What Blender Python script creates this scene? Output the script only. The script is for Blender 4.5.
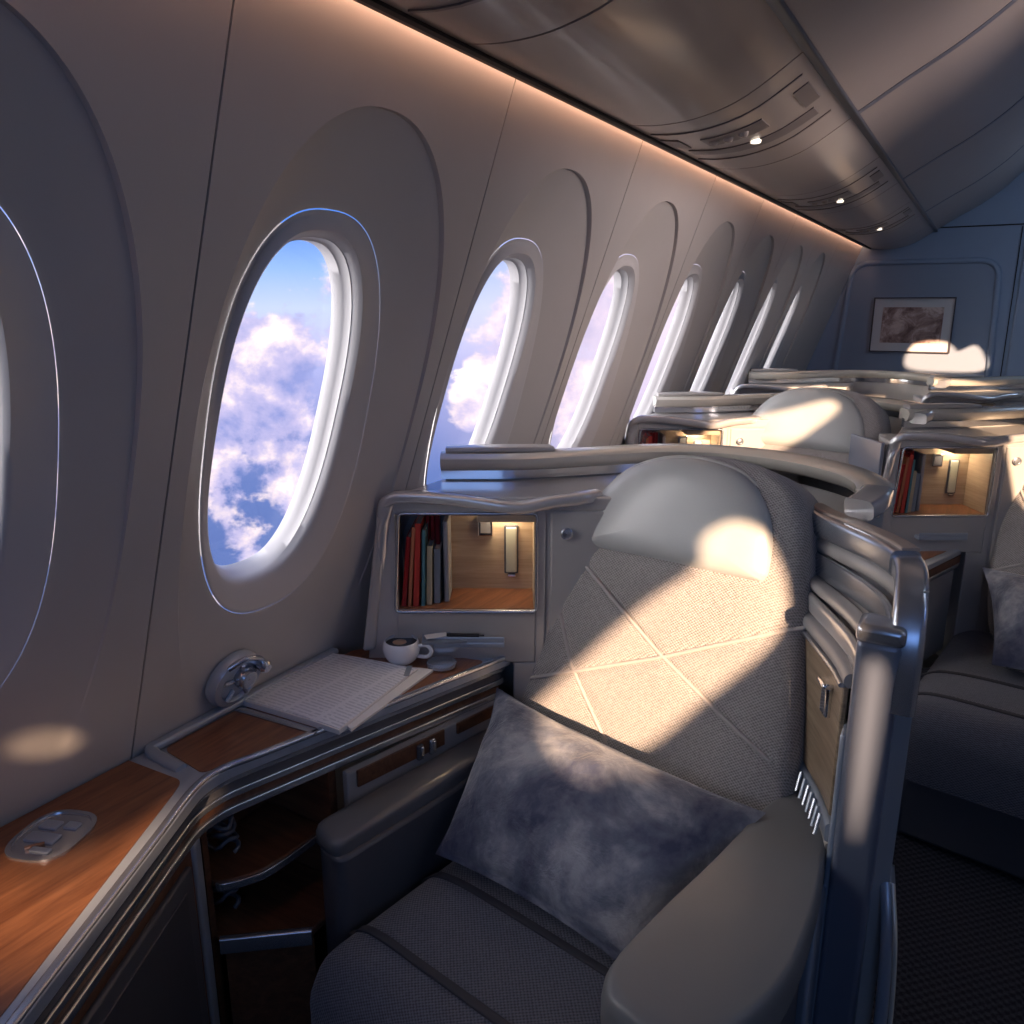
import bpy, bmesh, math, random
from mathutils import Vector, Matrix, noise
random.seed(7)
PI=math.pi
S=bpy.context.scene
COL=S.collection
for o in list(bpy.data.objects): bpy.data.objects.remove(o)

# ------------------------------------------------------------ camera
PSI=math.radians(30.07); PITCH=math.atan(204/800)
cd=bpy.data.cameras.new('camera'); cam=bpy.data.objects.new('camera',cd); COL.objects.link(cam)
cam.location=(0,0,1.5); cam.rotation_euler=(PI/2-PITCH,0,PSI)
cd.sensor_width=36; cd.lens=36*800/1024; cd.clip_start=.02; cd.clip_end=500
S.camera=cam
S.view_settings.view_transform='Standard'; S.view_settings.look='None'
S.view_settings.gamma=1; S.view_settings.use_curve_mapping=False
S.view_settings.exposure=0.32

# ------------------------------------------------------------ node helpers
class NT:
    def __init__(s,nt): s.nt=nt; s.n=nt.nodes; s.l=nt.links
    def new(s,t,**kw):
        x=s.n.new(t)
        for k,v in kw.items():
            if k.startswith('i_'):
                key=k[2:]; key=int(key) if key.isdigit() else key
                s.set(x,key,v)
            else: setattr(x,k,v)
        return x
    def set(s,x,key,v):
        if isinstance(v,bpy.types.NodeSocket): s.l.new(v,x.inputs[key])
        else: x.inputs[key].default_value=v
    def math(s,op,a,b=None,c=None,clamp=False):
        x=s.n.new('ShaderNodeMath'); x.operation=op; x.use_clamp=clamp
        for i,v in enumerate((a,b,c)):
            if v is not None: s.set(x,i,v)
        return x.outputs[0]
    def mix(s,f,a,b,mode='MIX'):
        x=s.n.new('ShaderNodeMix'); x.data_type='RGBA'; x.blend_type=mode
        s.set(x,0,f); s.set(x,6,a); s.set(x,7,b); return x.outputs[2]
    def ramp(s,f,stops,interp='LINEAR'):
        x=s.n.new('ShaderNodeValToRGB'); x.color_ramp.interpolation=interp
        e=x.color_ramp.elements
        while len(e)<len(stops): e.new(.5)
        for i,(p,c) in enumerate(stops):
            e[i].position=p; e[i].color=(c[0],c[1],c[2],1) if not isinstance(c,(int,float)) else (c,c,c,1)
        s.set(x,0,f); return x.outputs[0]
    def sep(s,v):
        x=s.n.new('ShaderNodeSeparateXYZ'); s.set(x,0,v); return x.outputs
    def comb(s,a,b,c):
        x=s.n.new('ShaderNodeCombineXYZ')
        for i,v in enumerate((a,b,c)): s.set(x,i,v)
        return x.outputs[0]
    def noise(s,v,scale,detail=4,rough=.5,dist=0):
        x=s.n.new('ShaderNodeTexNoise'); s.set(x,'Vector',v); s.set(x,'Scale',scale)
        s.set(x,'Detail',detail); s.set(x,'Roughness',rough); s.set(x,'Distortion',dist); return x.outputs[0]

# ------------------------------------------------------------ world: sky above a broken cloud deck
W=bpy.data.worlds.new('sky'); S.world=W; W.use_nodes=True
w=NT(W.node_tree); w.n.clear()
tc=w.new('ShaderNodeTexCoord'); gen=tc.outputs['Generated']
gx,gy,gz=w.sep(gen)
up=w.ramp(w.math('MULTIPLY',gz,2.2,clamp=True),[(0,(.60,.68,.98)),(.10,(.33,.52,1.0)),(.22,(.09,.26,.85)),(1,(.06,.16,.55))])
down=w.ramp(w.math('MULTIPLY',gz,-1.7,clamp=True),[(0,(.60,.68,.98)),(.05,(.60,.62,.93)),(.14,(.40,.42,.76)),(.34,(.15,.22,.52)),(.8,(.07,.13,.36)),(1,(.05,.09,.28))])
base=w.mix(w.math('GREATER_THAN',gz,0.0),down,up)
def cloud(v):
    a=w.noise(v,3.3,3,.5); b=w.noise(v,9.0,10,.58,.12)
    return w.math('ADD',w.math('MULTIPLY',a,.55),w.math('MULTIPLY',b,.45))
v0=w.comb(gx,gy,w.math('MULTIPLY',gz,1.25))
v1=w.comb(w.math('SUBTRACT',gx,.012),gy,w.math('ADD',w.math('MULTIPLY',gz,1.25),.028))
c0=cloud(v0); c1=cloud(v1)
band=w.ramp(w.math('ADD',gz,.6,clamp=True),[(0,.0),(.2,.03),(.36,.045),(.47,.075),(.575,.08),(.62,.03),(.68,.0)])
m0=w.math('ADD',c0,band)
mask=w.ramp(m0,[(.548,0),(.580,.88),(.62,1)],'EASE')
lit=w.math('ADD',w.math('MULTIPLY',w.math('SUBTRACT',c0,c1),6.0),.42,clamp=True)
shade=w.ramp(lit,[(0,(.30,.34,.68)),(.38,(.62,.55,.80)),(.62,(1.05,.86,.86)),(1,(1.7,1.5,1.36))])
up_fade=w.ramp(gz,[(.0,1),(.07,.9),(.12,0)])
col=w.mix(w.math('MULTIPLY',mask,up_fade),base,shade)
hz=w.ramp(gy,[(.80,0),(.93,.55),(1,.75)])
col=w.mix(hz,col,(1.05,.80,.82,1))
dt=w.math('ADD',w.math('ADD',w.math('MULTIPLY',gx,-.76),w.math('MULTIPLY',gy,-.60)),w.math('MULTIPLY',gz,.25))
glow=w.math('MULTIPLY',w.math('POWER',w.math('MAXIMUM',dt,0),5.0),9.0)  # added glow in an unseen part of the sky, whitens the window reveals
col=w.mix(1.0,col,w.mix(1.0,(1,.93,.85,1),w.comb(glow,glow,glow),'MULTIPLY'),'ADD')
bg=w.new('ShaderNodeBackground'); w.set(bg,'Color',col); w.set(bg,'Strength',1.0)
w.l.new(bg.outputs[0],w.new('ShaderNodeOutputWorld').inputs[0])

# ------------------------------------------------------------ sun (low, through the right hand side of the cabin)
SUN=Vector((-.52,.83,-.30)).normalized()
sl=bpy.data.lights.new('sun','SUN'); so=bpy.data.objects.new('sun',sl); COL.objects.link(so)
sl.energy=12.5; sl.angle=math.radians(.6); sl.color=(1,.66,.42)
so.rotation_euler=SUN.to_track_quat('-Z','Y').to_euler(); so.location=(3,-3,3)

# added unseen fill lights above the aisle and behind the viewer
def area(name,loc,size,energy,color,target):
    l=bpy.data.lights.new(name,'AREA'); o=bpy.data.objects.new(name,l); COL.objects.link(o)
    l.shape='RECTANGLE'; l.size=size[0]; l.size_y=size[1]; l.energy=energy; l.color=color
    o.location=loc; o.rotation_euler=(Vector(target)-Vector(loc)).to_track_quat('-Z','Y').to_euler(); return o
area('aisle_fill',(.95,1.5,2.42),(.3,2.6),5,(.72,.82,1),(.1,1.6,.6))
area('aft_aisle_fill',(.95,4.9,2.42),(.3,2.2),11,(.48,.68,1),(.3,5.4,.9))
area('rear_fill',(.7,-1.9,1.9),(1.1,.9),5.6,(.26,.46,1),(-.5,1.8,.75))

rc=area('right_wall_fill',(1.26,2.4,1.95),(.14,6.8),15,(1,.83,.80),(-1.0,2.4,1.62)); rc.data.spread=math.radians(52)  # added out-of-view fill that brightens the left window wall
# ------------------------------------------------------------ materials
def mat(name,col,rough=.5,metal=0,coat=0,bump=None,spec=.5,fn=None):
    m=bpy.data.materials.new(name); m.use_nodes=True; k=NT(m.node_tree)
    b=k.n['Principled BSDF']; b.inputs['Base Color'].default_value=(*col,1)
    b.inputs['Roughness'].default_value=rough; b.inputs['Metallic'].default_value=metal
    b.inputs['Coat Weight'].default_value=coat; b.inputs['Coat Roughness'].default_value=.12
    b.inputs['Specular IOR Level'].default_value=spec
    t=k.new('ShaderNodeTexCoord')
    if fn: fn(k,b,t.outputs['Object'])
    elif bump:
        n=k.noise(t.outputs['Object'],bump[0],3)
        bn=k.new('ShaderNodeBump'); k.set(bn,'Strength',bump[1]); k.set(bn,'Distance',.002); k.set(bn,'Height',n); k.l.new(bn.outputs[0],b.inputs['Normal'])
        k.l.new(k.mix(k.noise(t.outputs['Object'],6,3),(*[c*.93 for c in col],1),(*[min(1,c*1.05) for c in col],1)),b.inputs['Base Color'])
    return m
def woodfn(c1,c2,scale=(3,60,60),rot=(0,0,0)):
    def f(k,b,v):
        mp=k.new('ShaderNodeMapping'); k.set(mp,0,v); mp.inputs['Scale'].default_value=scale; mp.inputs['Rotation'].default_value=rot
        n=k.noise(mp.outputs[0],1.0,5,.6,.6); n2=k.noise(mp.outputs[0],4.0,3,.6)
        c=k.ramp(k.math('ADD',k.math('MULTIPLY',n,.75),k.math('MULTIPLY',n2,.25)),[(.32,c1),(.66,c2)])
        k.l.new(c,b.inputs['Base Color'])
    return f
def weave(base,dark,s=260,strength=.8,dist=.0022):
    def f(k,b,v):
        x,y,z=k.sep(v)
        a=k.math('SINE',k.math('MULTIPLY',x,s*2.2)); 
        bb=k.math('SINE',k.math('MULTIPLY',k.math('ADD',y,z),s*2.2))
        h=k.math('MULTIPLY',a,bb); nz=k.noise(v,s*.5,3)
        hh=k.math('ADD',k.math('MULTIPLY',h,.5),nz)
        bn=k.new('ShaderNodeBump'); k.set(bn,'Strength',strength); k.set(bn,'Distance',dist); k.set(bn,'Height',hh); k.l.new(bn.outputs[0],b.inputs['Normal'])
        c=k.ramp(hh,[(.1,dark),(.75,base)]); k.l.new(c,b.inputs['Base Color'])
        b.inputs['Sheen Weight'].default_value=.25
    return f
def velvet(k,b,v):
    n=k.noise(v,6.5,6,.6,.5); n2=k.noise(v,45,4,.6)
    c=k.ramp(k.math('ADD',k.math('MULTIPLY',n,.85),k.math('MULTIPLY',n2,.15)),[(.38,(.05,.06,.11)),(.50,(.14,.155,.205)),(.62,(.32,.33,.37))]); k.l.new(c,b.inputs['Base Color'])
    bn=k.new('ShaderNodeBump'); k.set(bn,'Strength',.7); k.set(bn,'Distance',.012); k.set(bn,'Height',k.noise(v,16,5,.6,.5)); k.l.new(bn.outputs[0],b.inputs['Normal'])
    b.inputs['Sheen Weight'].default_value=.6; b.inputs['Sheen Roughness'].default_value=.4
def carpetfn(k,b,v):
    n=k.noise(v,190,3,.7); x,y,z=k.sep(v)
    g=k.math('MULTIPLY',k.math('SINE',k.math('MULTIPLY',x,260)),k.math('SINE',k.math('MULTIPLY',y,260)))
    h=k.math('ADD',n,k.math('MULTIPLY',g,.2))
    k.l.new(k.ramp(h,[(.35,(.01,.011,.016)),(.7,(.06,.06,.075))]),b.inputs['Base Color'])
    bn=k.new('ShaderNodeBump'); k.set(bn,'Strength',1); k.set(bn,'Distance',.004); k.set(bn,'Height',h); k.l.new(bn.outputs[0],b.inputs['Normal'])
def pagefn(k,b,v):
    x,y,z=k.sep(v)
    l=k.math('GREATER_THAN',k.math('SINE',k.math('MULTIPLY',y,620)),.1)
    n=k.math('GREATER_THAN',k.noise(k.comb(k.math('MULTIPLY',x,60),k.math('MULTIPLY',y,99),0),1.5,2),.42)
    cx=k.math('GREATER_THAN',k.math('ABSOLUTE',k.math('SINE',k.math('MULTIPLY',x,40))),.18)
    f=k.math('MULTIPLY',k.math('MULTIPLY',l,n),k.math('MULTIPLY',cx,.45))
    k.l.new(k.mix(f,(.76,.78,.82,1),(.34,.37,.44,1)),b.inputs['Base Color'])
def artfn(k,b,v):
    x,y,z=k.sep(v)
    n=k.noise(v,9,6,.65,.6)
    k.l.new(k.ramp(n,[(.38,(.16,.09,.08)),(.5,(.36,.24,.21)),(.62,(.66,.52,.47))]),b.inputs['Base Color'])
def glowy(name,col,e):
    m=mat(name,col,.4); b=m.node_tree.nodes['Principled BSDF']; b.inputs['Emission Color'].default_value=(*col,1); b.inputs['Emission Strength'].default_value=e; return m
WALL=mat('wall_panel',(.50,.47,.445),.42,bump=(220,.05))
BULK=mat('bulkhead_panel',(.27,.34,.46),.5,bump=(150,.05))
CEIL=mat('bin_panel',(.40,.33,.28),.30,0,.35,bump=(30,.04))
CEILD=mat('bin_recess',(.20,.165,.15),.4)
DARK=mat('dark_gap',(.012,.011,.012),.6)
RIMW=mat('window_trim',(.56,.54,.53),.48)
SHELL=mat('shell_pearl',(.46,.44,.42),.30,.15,.5,bump=(60,.03))
RAIL=mat('rail_champagne',(.62,.59,.51),.26,.2,.4)
STEEL=mat('satin_steel',(.50,.53,.58),.26,.85)
SHELL2=mat('shell_gloss',(.58,.57,.57),.18,.45,.4)
POSTM=mat('post_steel',(.17,.20,.27),.30,.35,.3)
CHROME=mat('chrome',(.82,.83,.85),.10,1)
GREYP=mat('grey_panel',(.30,.295,.30),.4,0,.2,bump=(90,.04))
DGREY=mat('dark_panel',(.085,.085,.095),.42,0,.1)
COUNT=mat('counter_grey',(.36,.41,.48),.32,.3,.3)
WOOD=mat('counter_wood',(.3,.14,.06),.34,0,.2,fn=woodfn((.12,.042,.018),(.30,.125,.055),(55,5,55)))
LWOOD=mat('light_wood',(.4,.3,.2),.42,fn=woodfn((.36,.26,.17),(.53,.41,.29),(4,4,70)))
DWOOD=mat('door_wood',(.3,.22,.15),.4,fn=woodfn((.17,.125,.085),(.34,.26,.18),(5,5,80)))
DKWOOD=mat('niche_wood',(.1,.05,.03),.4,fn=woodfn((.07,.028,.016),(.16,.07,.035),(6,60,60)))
FAB=mat('woven_grey_fabric',(.3,.3,.3),.85,fn=weave((.40,.375,.36),(.19,.175,.17),360,.7))
FABD=mat('woven_slate_fabric',(.15,.15,.2),.85,fn=weave((.125,.135,.17),(.045,.05,.068),360,.7))
SEAM=mat('seat_piping',(.38,.35,.335),.6)
LEATH=mat('headrest_leather',(.42,.43,.42),.38,0,.15,bump=(300,.12))
ARMM=mat('armrest_leather',(.17,.175,.18),.45,0,.1,bump=(350,.1))
VELV=mat('pillow_velvet',(.2,.2,.3),.8,fn=velvet)
CARP=mat('carpet',(.03,.03,.04),.95,fn=carpetfn)
PAGE=mat('printed_page',(.5,.5,.5),.5,fn=pagefn)
PAPER=mat('paper',(.72,.70,.68),.6)
PORC=mat('porcelain',(.72,.75,.80),.12,0,.5)
COFFEE=mat('coffee',(.03,.014,.008),.15)
FRAMEM=mat('picture_frame',(.07,.06,.07),.4); MATB=mat('picture_mount',(.62,.60,.60),.6); ART=mat('picture_art',(.4,.3,.25),.5,fn=artfn)
RED=mat('red_cover',(.42,.02,.018),.35); RED2=mat('crimson_cover',(.50,.05,.035),.35); ORANGE=mat('orange_cover',(.50,.17,.08),.4)
TEAL=mat('teal_cover',(.10,.24,.26),.4); CREAM=mat('cream_cover',(.50,.42,.27),.4); MAGG=mat('grey_cover',(.22,.25,.29),.35)
LAMPON=glowy('lamp_lens',(1,.80,.55),32); COVEM=glowy('cove_lamp',(1,.60,.42),8); PSUL=glowy('spot_lens',(1,.86,.70),1.6)
CREAMP=mat('cream_plate',(.55,.55,.44),.3)
GLASS=bpy.data.materials.new('window_glass'); GLASS.use_nodes=True
g=NT(GLASS.node_tree); g.n.clear()
tr=g.new('ShaderNodeBsdfTransparent'); gl=g.new('ShaderNodeBsdfGlossy'); g.set(gl,'Roughness',.02); mx=g.new('ShaderNodeMixShader'); g.set(mx,0,.035)
tr.inputs[0].default_value=(.97,.98,1,1)
g.l.new(tr.outputs[0],mx.inputs[1]); g.l.new(gl.outputs[0],mx.inputs[2]); g.l.new(mx.outputs[0],g.new('ShaderNodeOutputMaterial').inputs[0])

# ------------------------------------------------------------ mesh builder
class MB:
    def __init__(s): s.v=[]; s.f=[]
    def add(s,vs,fs):
        o=len(s.v); s.v+= [Vector(p) for p in vs]; s.f+=[[i+o for i in f] for f in fs]; return s
    def box(s,c,d,rot=0):
        cx,cy,cz=c; a,b,h=[t/2 for t in d]; C,Sn=math.cos(rot),math.sin(rot); vs=[]
        for z in(-h,h):
            for x,y in((-a,-b),(a,-b),(a,b),(-a,b)): vs.append((cx+x*C-y*Sn,cy+x*Sn+y*C,cz+z))
        return s.add(vs,[(3,2,1,0),(4,5,6,7),(0,1,5,4),(1,2,6,5),(2,3,7,6),(3,0,4,7)])
    def prism(s,poly,z0,z1):
        n=len(poly); vs=[(x,y,z0) for x,y in poly]+[(x,y,z1) for x,y in poly]
        return s.add(vs,[list(range(n-1,-1,-1)),list(range(n,2*n))]+[(i,(i+1)%n,n+(i+1)%n,n+i) for i in range(n)])
    def hull(s,bot,top):   # two 3d loops of same length
        n=len(bot)
        return s.add(list(bot)+list(top),[list(range(n-1,-1,-1)),list(range(n,2*n))]+[(i,(i+1)%n,n+(i+1)%n,n+i) for i in range(n)])
    def loft(s,rings,closed=True,cap0=False,cap1=False):
        n=len(rings[0]); vs=[p for r in rings for p in r]; fs=[]
        m=n if closed else n-1
        for r in range(len(rings)-1):
            for i in range(m): fs.append((r*n+i,r*n+(i+1)%n,(r+1)*n+(i+1)%n,(r+1)*n+i))
        if cap0: fs.append(list(range(n-1,-1,-1)))
        if cap1: fs.append([(len(rings)-1)*n+i for i in range(n)])
        return s.add(vs,fs)
    def sweep(s,path,sec,cap=True,up=(0,0,1)):
        """path: 3d points; sec: (side,up) points"""
        P=[Vector(p) for p in path]; U=Vector(up); rings=[]
        for i,p in enumerate(P):
            t=(P[min(i+1,len(P)-1)]-P[max(i-1,0)]).normalized(); side=t.cross(U)
            side=side.normalized() if side.length>1e-5 else Vector((1,0,0)); u2=side.cross(t).normalized()
            rings.append([p+side*a+u2*b for a,b in sec])
        return s.loft(rings,True,cap,cap)
    def tube(s,path,r,n=12,cap=True):
        P=[Vector(p) for p in path]; rings=[]; prev=None
        for i,p in enumerate(P):
            t=(P[min(i+1,len(P)-1)]-P[max(i-1,0)]).normalized()
            if prev is None: a=t.orthogonal().normalized()
            else: a=(prev-t*prev.dot(t)).normalized()
            prev=a; b=t.cross(a)
            rings.append([p+(a*math.cos(2*PI*k/n)+b*math.sin(2*PI*k/n))*r for k in range(n)])
        return s.loft(rings,True,cap,cap)
    def lathe(s,prof,c=(0,0,0),n=40):
        rings=[[(c[0]+r*math.cos(2*PI*k/n),c[1]+r*math.sin(2*PI*k/n),c[2]+z) for k in range(n)] for r,z in prof]
        return s.loft(rings,True,prof[0][0]>1e-4,prof[-1][0]>1e-4)
def cr(pts,n=8,closed=False):
    P=[Vector(p) for p in pts]; out=[]; N=len(P)
    rng=range(N) if closed else range(N-1)
    for i in rng:
        if closed: a,b,c,d=P[i-1],P[i],P[(i+1)%N],P[(i+2)%N]
        else: a,b,c,d=P[max(i-1,0)],P[i],P[i+1],P[min(i+2,N-1)]
        for k in range(n):
            t=k/n; out.append(.5*((2*b)+(c-a)*t+(2*a-5*b+4*c-d)*t*t+(3*b-a-3*c+d)*t**3))
    if not closed: out.append(P[-1])
    return out
def cr2(pts,n=8,closed=False): return [(p.x,p.y) for p in cr([(a,b,0) for a,b in pts],n,closed)]
def rsec(w,h,r=None,n=5):
    r=min(w,h)/2*.98 if r is None else r; out=[]
    for cx,cy,a0 in((w/2-r,h/2-r,0),(-w/2+r,h/2-r,90),(-w/2+r,-h/2+r,180),(w/2-r,-h/2+r,270)):
        for k in range(n+1):
            a=math.radians(a0+90*k/n); out.append((cx+r*math.cos(a),cy+r*math.sin(a)))
    return out
def roundpoly(poly,r,n=6):
    out=[]; N=len(poly)
    for i in range(N):
        a,b,c=Vector(poly[i-1]),Vector(poly[i]),Vector(poly[(i+1)%N])
        rr=r[i] if isinstance(r,(list,tuple)) else r
        d1=(a-b); d2=(c-b); rr=min(rr,d1.length*.45,d2.length*.45)
        p,q=b+d1.normalized()*rr,b+d2.normalized()*rr
        if rr<1e-5: out.append(tuple(b)); continue
        for k in range(n+1):
            t=k/n; out.append(tuple(p*(1-t)**2+b*2*t*(1-t)+q*t*t))
    return out
def link(name,m,material,parent=None,smooth=40,bevel=0,seg=2,world=True,subsurf=0):
    off=Vector((0,0,0))
    me=bpy.data.meshes.new(name)
    if parent is not None and world:
        p=parent
        while p is not None: off+=p.location; p=p.parent
    me.from_pydata([tuple(v-off) for v in m.v],[],m.f); me.validate()
    b=bmesh.new(); b.from_mesh(me); bmesh.ops.recalc_face_normals(b,faces=b.faces); b.to_mesh(me); b.free()
    me.materials.append(material)
    if smooth:
        for p in me.polygons: p.use_smooth=True
        try: me.set_sharp_from_angle(angle=math.radians(smooth))
        except Exception: pass
    o=bpy.data.objects.new(name,me); COL.objects.link(o); o.parent=parent
    if bevel:
        md=o.modifiers.new('bevel','BEVEL'); md.width=bevel; md.segments=seg; md.limit_method='ANGLE'; md.angle_limit=math.radians(35); md.harden_normals=False
    if subsurf:
        md=o.modifiers.new('sub','SUBSURF'); md.levels=md.render_levels=subsurf
    return o
def rebase(o,base):
    """move the origin of a top-level mesh to its base"""
    b=Vector(base); o.data.transform(Matrix.Translation(-b)); o.location=b; return o
def thing(name,label,cat,loc=(0,0,0),rz=0,group=None):
    o=bpy.data.objects.new(name,None); COL.objects.link(o); o.location=loc; o.rotation_euler=(0,0,rz); o.empty_display_size=.05
    o['label']=label; o['category']=cat
    if group: o['group']=group
    return o
def tag(o,label,cat,group=None):
    o['label']=label; o['category']=cat
    if group: o['group']=group
    return o
def struct(o): o['kind']='structure'; return o
def kids(o): return [c for c in bpy.data.objects if c.parent==o]
def dup(root,delta,label,group=None,rz=0):
    def rec(o,par):
        c=o.copy(); COL.objects.link(c); c.parent=par
        for k in kids(o): rec(k,c)
        return c
    r=rec(root,None); r.location=root.location+Vector(delta); r.rotation_euler.z+=rz; r['label']=label
    if group: r['group']=group
    return r
def pad(m,outline,T,frame,wall=.05,rings=14,p=2.6,grooves=(),gw=.008,gd=.008,extra=None,back=True):
    """cushion: outline [(a,b)], frame (O,A,B,N); front bulges T along N, flat back at -wall"""
    O,A,B,Nn=[Vector(x) for x in frame]
    ca=sum(q[0] for q in outline)/len(outline); cb=sum(q[1] for q in outline)/len(outline)
    def P(a,b,h): return O+A*a+B*b+Nn*h
    def gr(a,b):
        d=9
        for (x0,y0,x1,y1) in grooves:
            dx,dy=x1-x0,y1-y0; t=max(0,min(1,((a-x0)*dx+(b-y0)*dy)/(dx*dx+dy*dy)))
            d=min(d,math.hypot(a-x0-t*dx,b-y0-t*dy))
        return -gd*math.exp(-(d/gw)**2)
    R=[]
    if back: R.append([P(ca+(a-ca)*.9,cb+(b-cb)*.9,-wall) for a,b in outline])
    R.append([P(a,b,-wall+.008 if back else -wall) for a,b in outline])
    for k in range(rings+1):
        s=1-(k/rings) if rings<20 else 1-(k/rings)
        s=max(s,.012); u=1-(1-s)**1.0
        h=T*(1-u**p)**(1/2.2) if u<1 else 0
        ring=[]
        for a,b in outline:
            aa,bb=ca+(a-ca)*s,cb+(b-cb)*s
            hh=h+gr(aa,bb)*(1 if s<.99 else 0)
            if extra: hh+=extra(aa,bb,s)
            ring.append(P(aa,bb,hh))
        R.append(ring)
    m.loft(R,True,True,True); return m

WX=lambda z: -1.4865+.355*z
AL=math.atan(.355); INW=Vector((math.cos(AL),0,-math.sin(AL)))
def wp(y,z,d=0): return Vector((WX(z),y,z))-INW*d

# ============================================================ STRUCTURE
YB=6.2
def superell(cy,cz,ry,rt,rb,n,cnt=112):
    out=[]
    for i in range(cnt):
        t=2*PI*i/cnt; c,s=math.cos(t),math.sin(t)
        y=cy+ry*math.copysign(abs(c)**(2/n),c); z=cz+(rt if s>0 else rb)*math.copysign(abs(s)**(2/n),s)
        out.append((y,z))
    return out
ZT=2.02
for k in range(-1,7):
    yc0=.766+.645*k
    y0=yc0+.0018; y1=yc0+.645-.0018
    if k==-1: y0=.766-.66
    ca,cz=1.085+.647*k,1.3
    if k==-1: ca=.42
    arch=superell(ca,cz,.284,.50,.70,2.25)
    arch2=superell(ca,cz,.2815,.4975,.695,2.25)
    kk=.008 if k==-1 else 0
    yc=1.040+.64*k+kk
    rim=superell(yc,1.284,.198,.357,.357,2.5); yg=1.013+.64*k+kk
    def rect(q):
        y,z=q; dy,dz=y-ca,z-cz; t=1e9
        if dy>1e-9: t=min(t,(y1-ca)/dy)
        if dy<-1e-9: t=min(t,(y0-ca)/dy)
        if dz>1e-9: t=min(t,(ZT-cz)/dz)
        if dz<-1e-9: t=min(t,(0.0-cz)/dz)
        return (ca+dy*t,cz+dz*t)
    R0=[rect(q) for q in arch]
    for c in((y0,0),(y1,0),(y0,ZT),(y1,ZT)):
        i=min(range(len(R0)),key=lambda j:(R0[j][0]-c[0])**2+(R0[j][1]-c[1])**2); R0[i]=c
    def dep(z): 
        t=max(0,min(1,(z-.72)/1.05)); return .042*t*t*(3-2*t)
    lerp=lambda a,b,t:(a[0]+(b[0]-a[0])*t,a[1]+(b[1]-a[1])*t)
    rings=[[wp(y,z,.012) for y,z in R0],[wp(y,z,0) for y,z in R0],[wp(*lerp(a,b,.5),0) for a,b in zip(R0,arch)],[wp(*q,0) for q in arch],[wp(*q,.001+.22*dep(q[1])) for q in arch2]]
    for t in(.2,.4,.6,.8): rings.append([wp(*lerp(a,b,t),dep(lerp(a,b,t)[1])*(.22+.78*t)+.001) for a,b in zip(arch2,rim)])
    rings.append([wp(*q,dep(q[1])) for q in rim])
    m=MB().loft(rings)
    wl=link('wall_left_panel',m,WALL,smooth=28); wl.name='wall_left'; struct(wl)
    # window reveal
    fr=thing('window_%d'%(k+2),'','',wp(yc,1.284)); del fr['label']; del fr['category']; struct(fr)
    D0=.030
    def E(cy,ry,rz,n=2.55,cz=1.297): return superell(cy,cz,ry,rz,rz,n)
    rg=[[wp(*q,dep(q[1])-.001) for q in superell(yc,1.284,.1965,.3555,.3555,2.5)],
        [wp(*q,dep(q[1])-.0014) for q in superell(yc,1.284,.194,.353,.353,2.5)],
        [wp(*q,dep(q[1])-.0005) for q in superell(yc,1.284,.189,.348,.348,2.5)],
        [wp(*q,.018+.3*dep(q[1])) for q in E(yg+.006,.162,.323)],
        [wp(*q,.024) for q in E(yg+.006,.155,.315,cz=1.297)],
        [wp(*q,.029) for q in E(yg+.006,.149,.309,cz=1.296)],[wp(*q,.040) for q in E(yg+.007,.145,.305,cz=1.294)],
        [wp(*q,.0405) for q in E(yg+.007,.1435,.304,cz=1.293)],[wp(*q,.058) for q in E(yg+.010,.140,.301,cz=1.290)],
        [wp(*q,.060) for q in E(yg+.011,.137,.299,cz=1.288)],[wp(*q,.085) for q in E(yg+.014,.134,.297,cz=1.284)],[wp(*q,.087) for q in E(yg+.014,.150,.31)]]
    link('window_frame',MB().loft(rg),RIMW,fr,smooth=50)
    gm=MB(); e=[wp(*q,.072) for q in E(yg+.012,.138,.301,cz=1.287)]; gm.add(e,[list(range(len(e)))])
    e2=[v-INW*.004 for v in e]; gm.add(e2,[list(range(len(e)-1,-1,-1))])
    link('window_pane',gm,GLASS,fr,smooth=0)
    # dark backing in the joint
    m=MB(); yy=yc0
    m.add([wp(yy-.012,0,.011),wp(yy+.012,0,.011),wp(yy+.012,ZT,.011),wp(yy-.012,ZT,.011),wp(yy-.012,0,.016),wp(yy+.012,0,.016),wp(yy+.012,ZT,.016),wp(yy-.012,ZT,.016)],[(0,1,2,3),(7,6,5,4),(0,4,5,1),(1,5,6,2),(2,6,7,3),(3,7,4,0)])
    t_=link('trim_%d'%(k+2),m,DARK,smooth=0); struct(t_)
    # outer skin so light only enters through the panes
def slabwall(name,y0,y1,d0,d1,z0=0,z1=ZT,material=WALL):
    m=MB().hull([wp(y0,z0,d0),wp(y1,z0,d0),wp(y1,z1,d0),wp(y0,z1,d0)],[wp(y0,z0,d1),wp(y1,z0,d1),wp(y1,z1,d1),wp(y0,z1,d1)])
    o=link(name,m,material,smooth=0); return struct(o)
slabwall('wall_left',.766+.645*7+.002,YB,0,.06)
slabwall('wall_left',-4.0,.104,0,.06)

# floor
struct(link('floor',MB().box((.2,1.1,-.05),(3.4,10.4,.1)),CARP,smooth=0))
struct(link('wall_front',MB().box((-.19,-4.02,1.38),(3.0,.04,2.76)),BULK,smooth=0))
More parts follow.
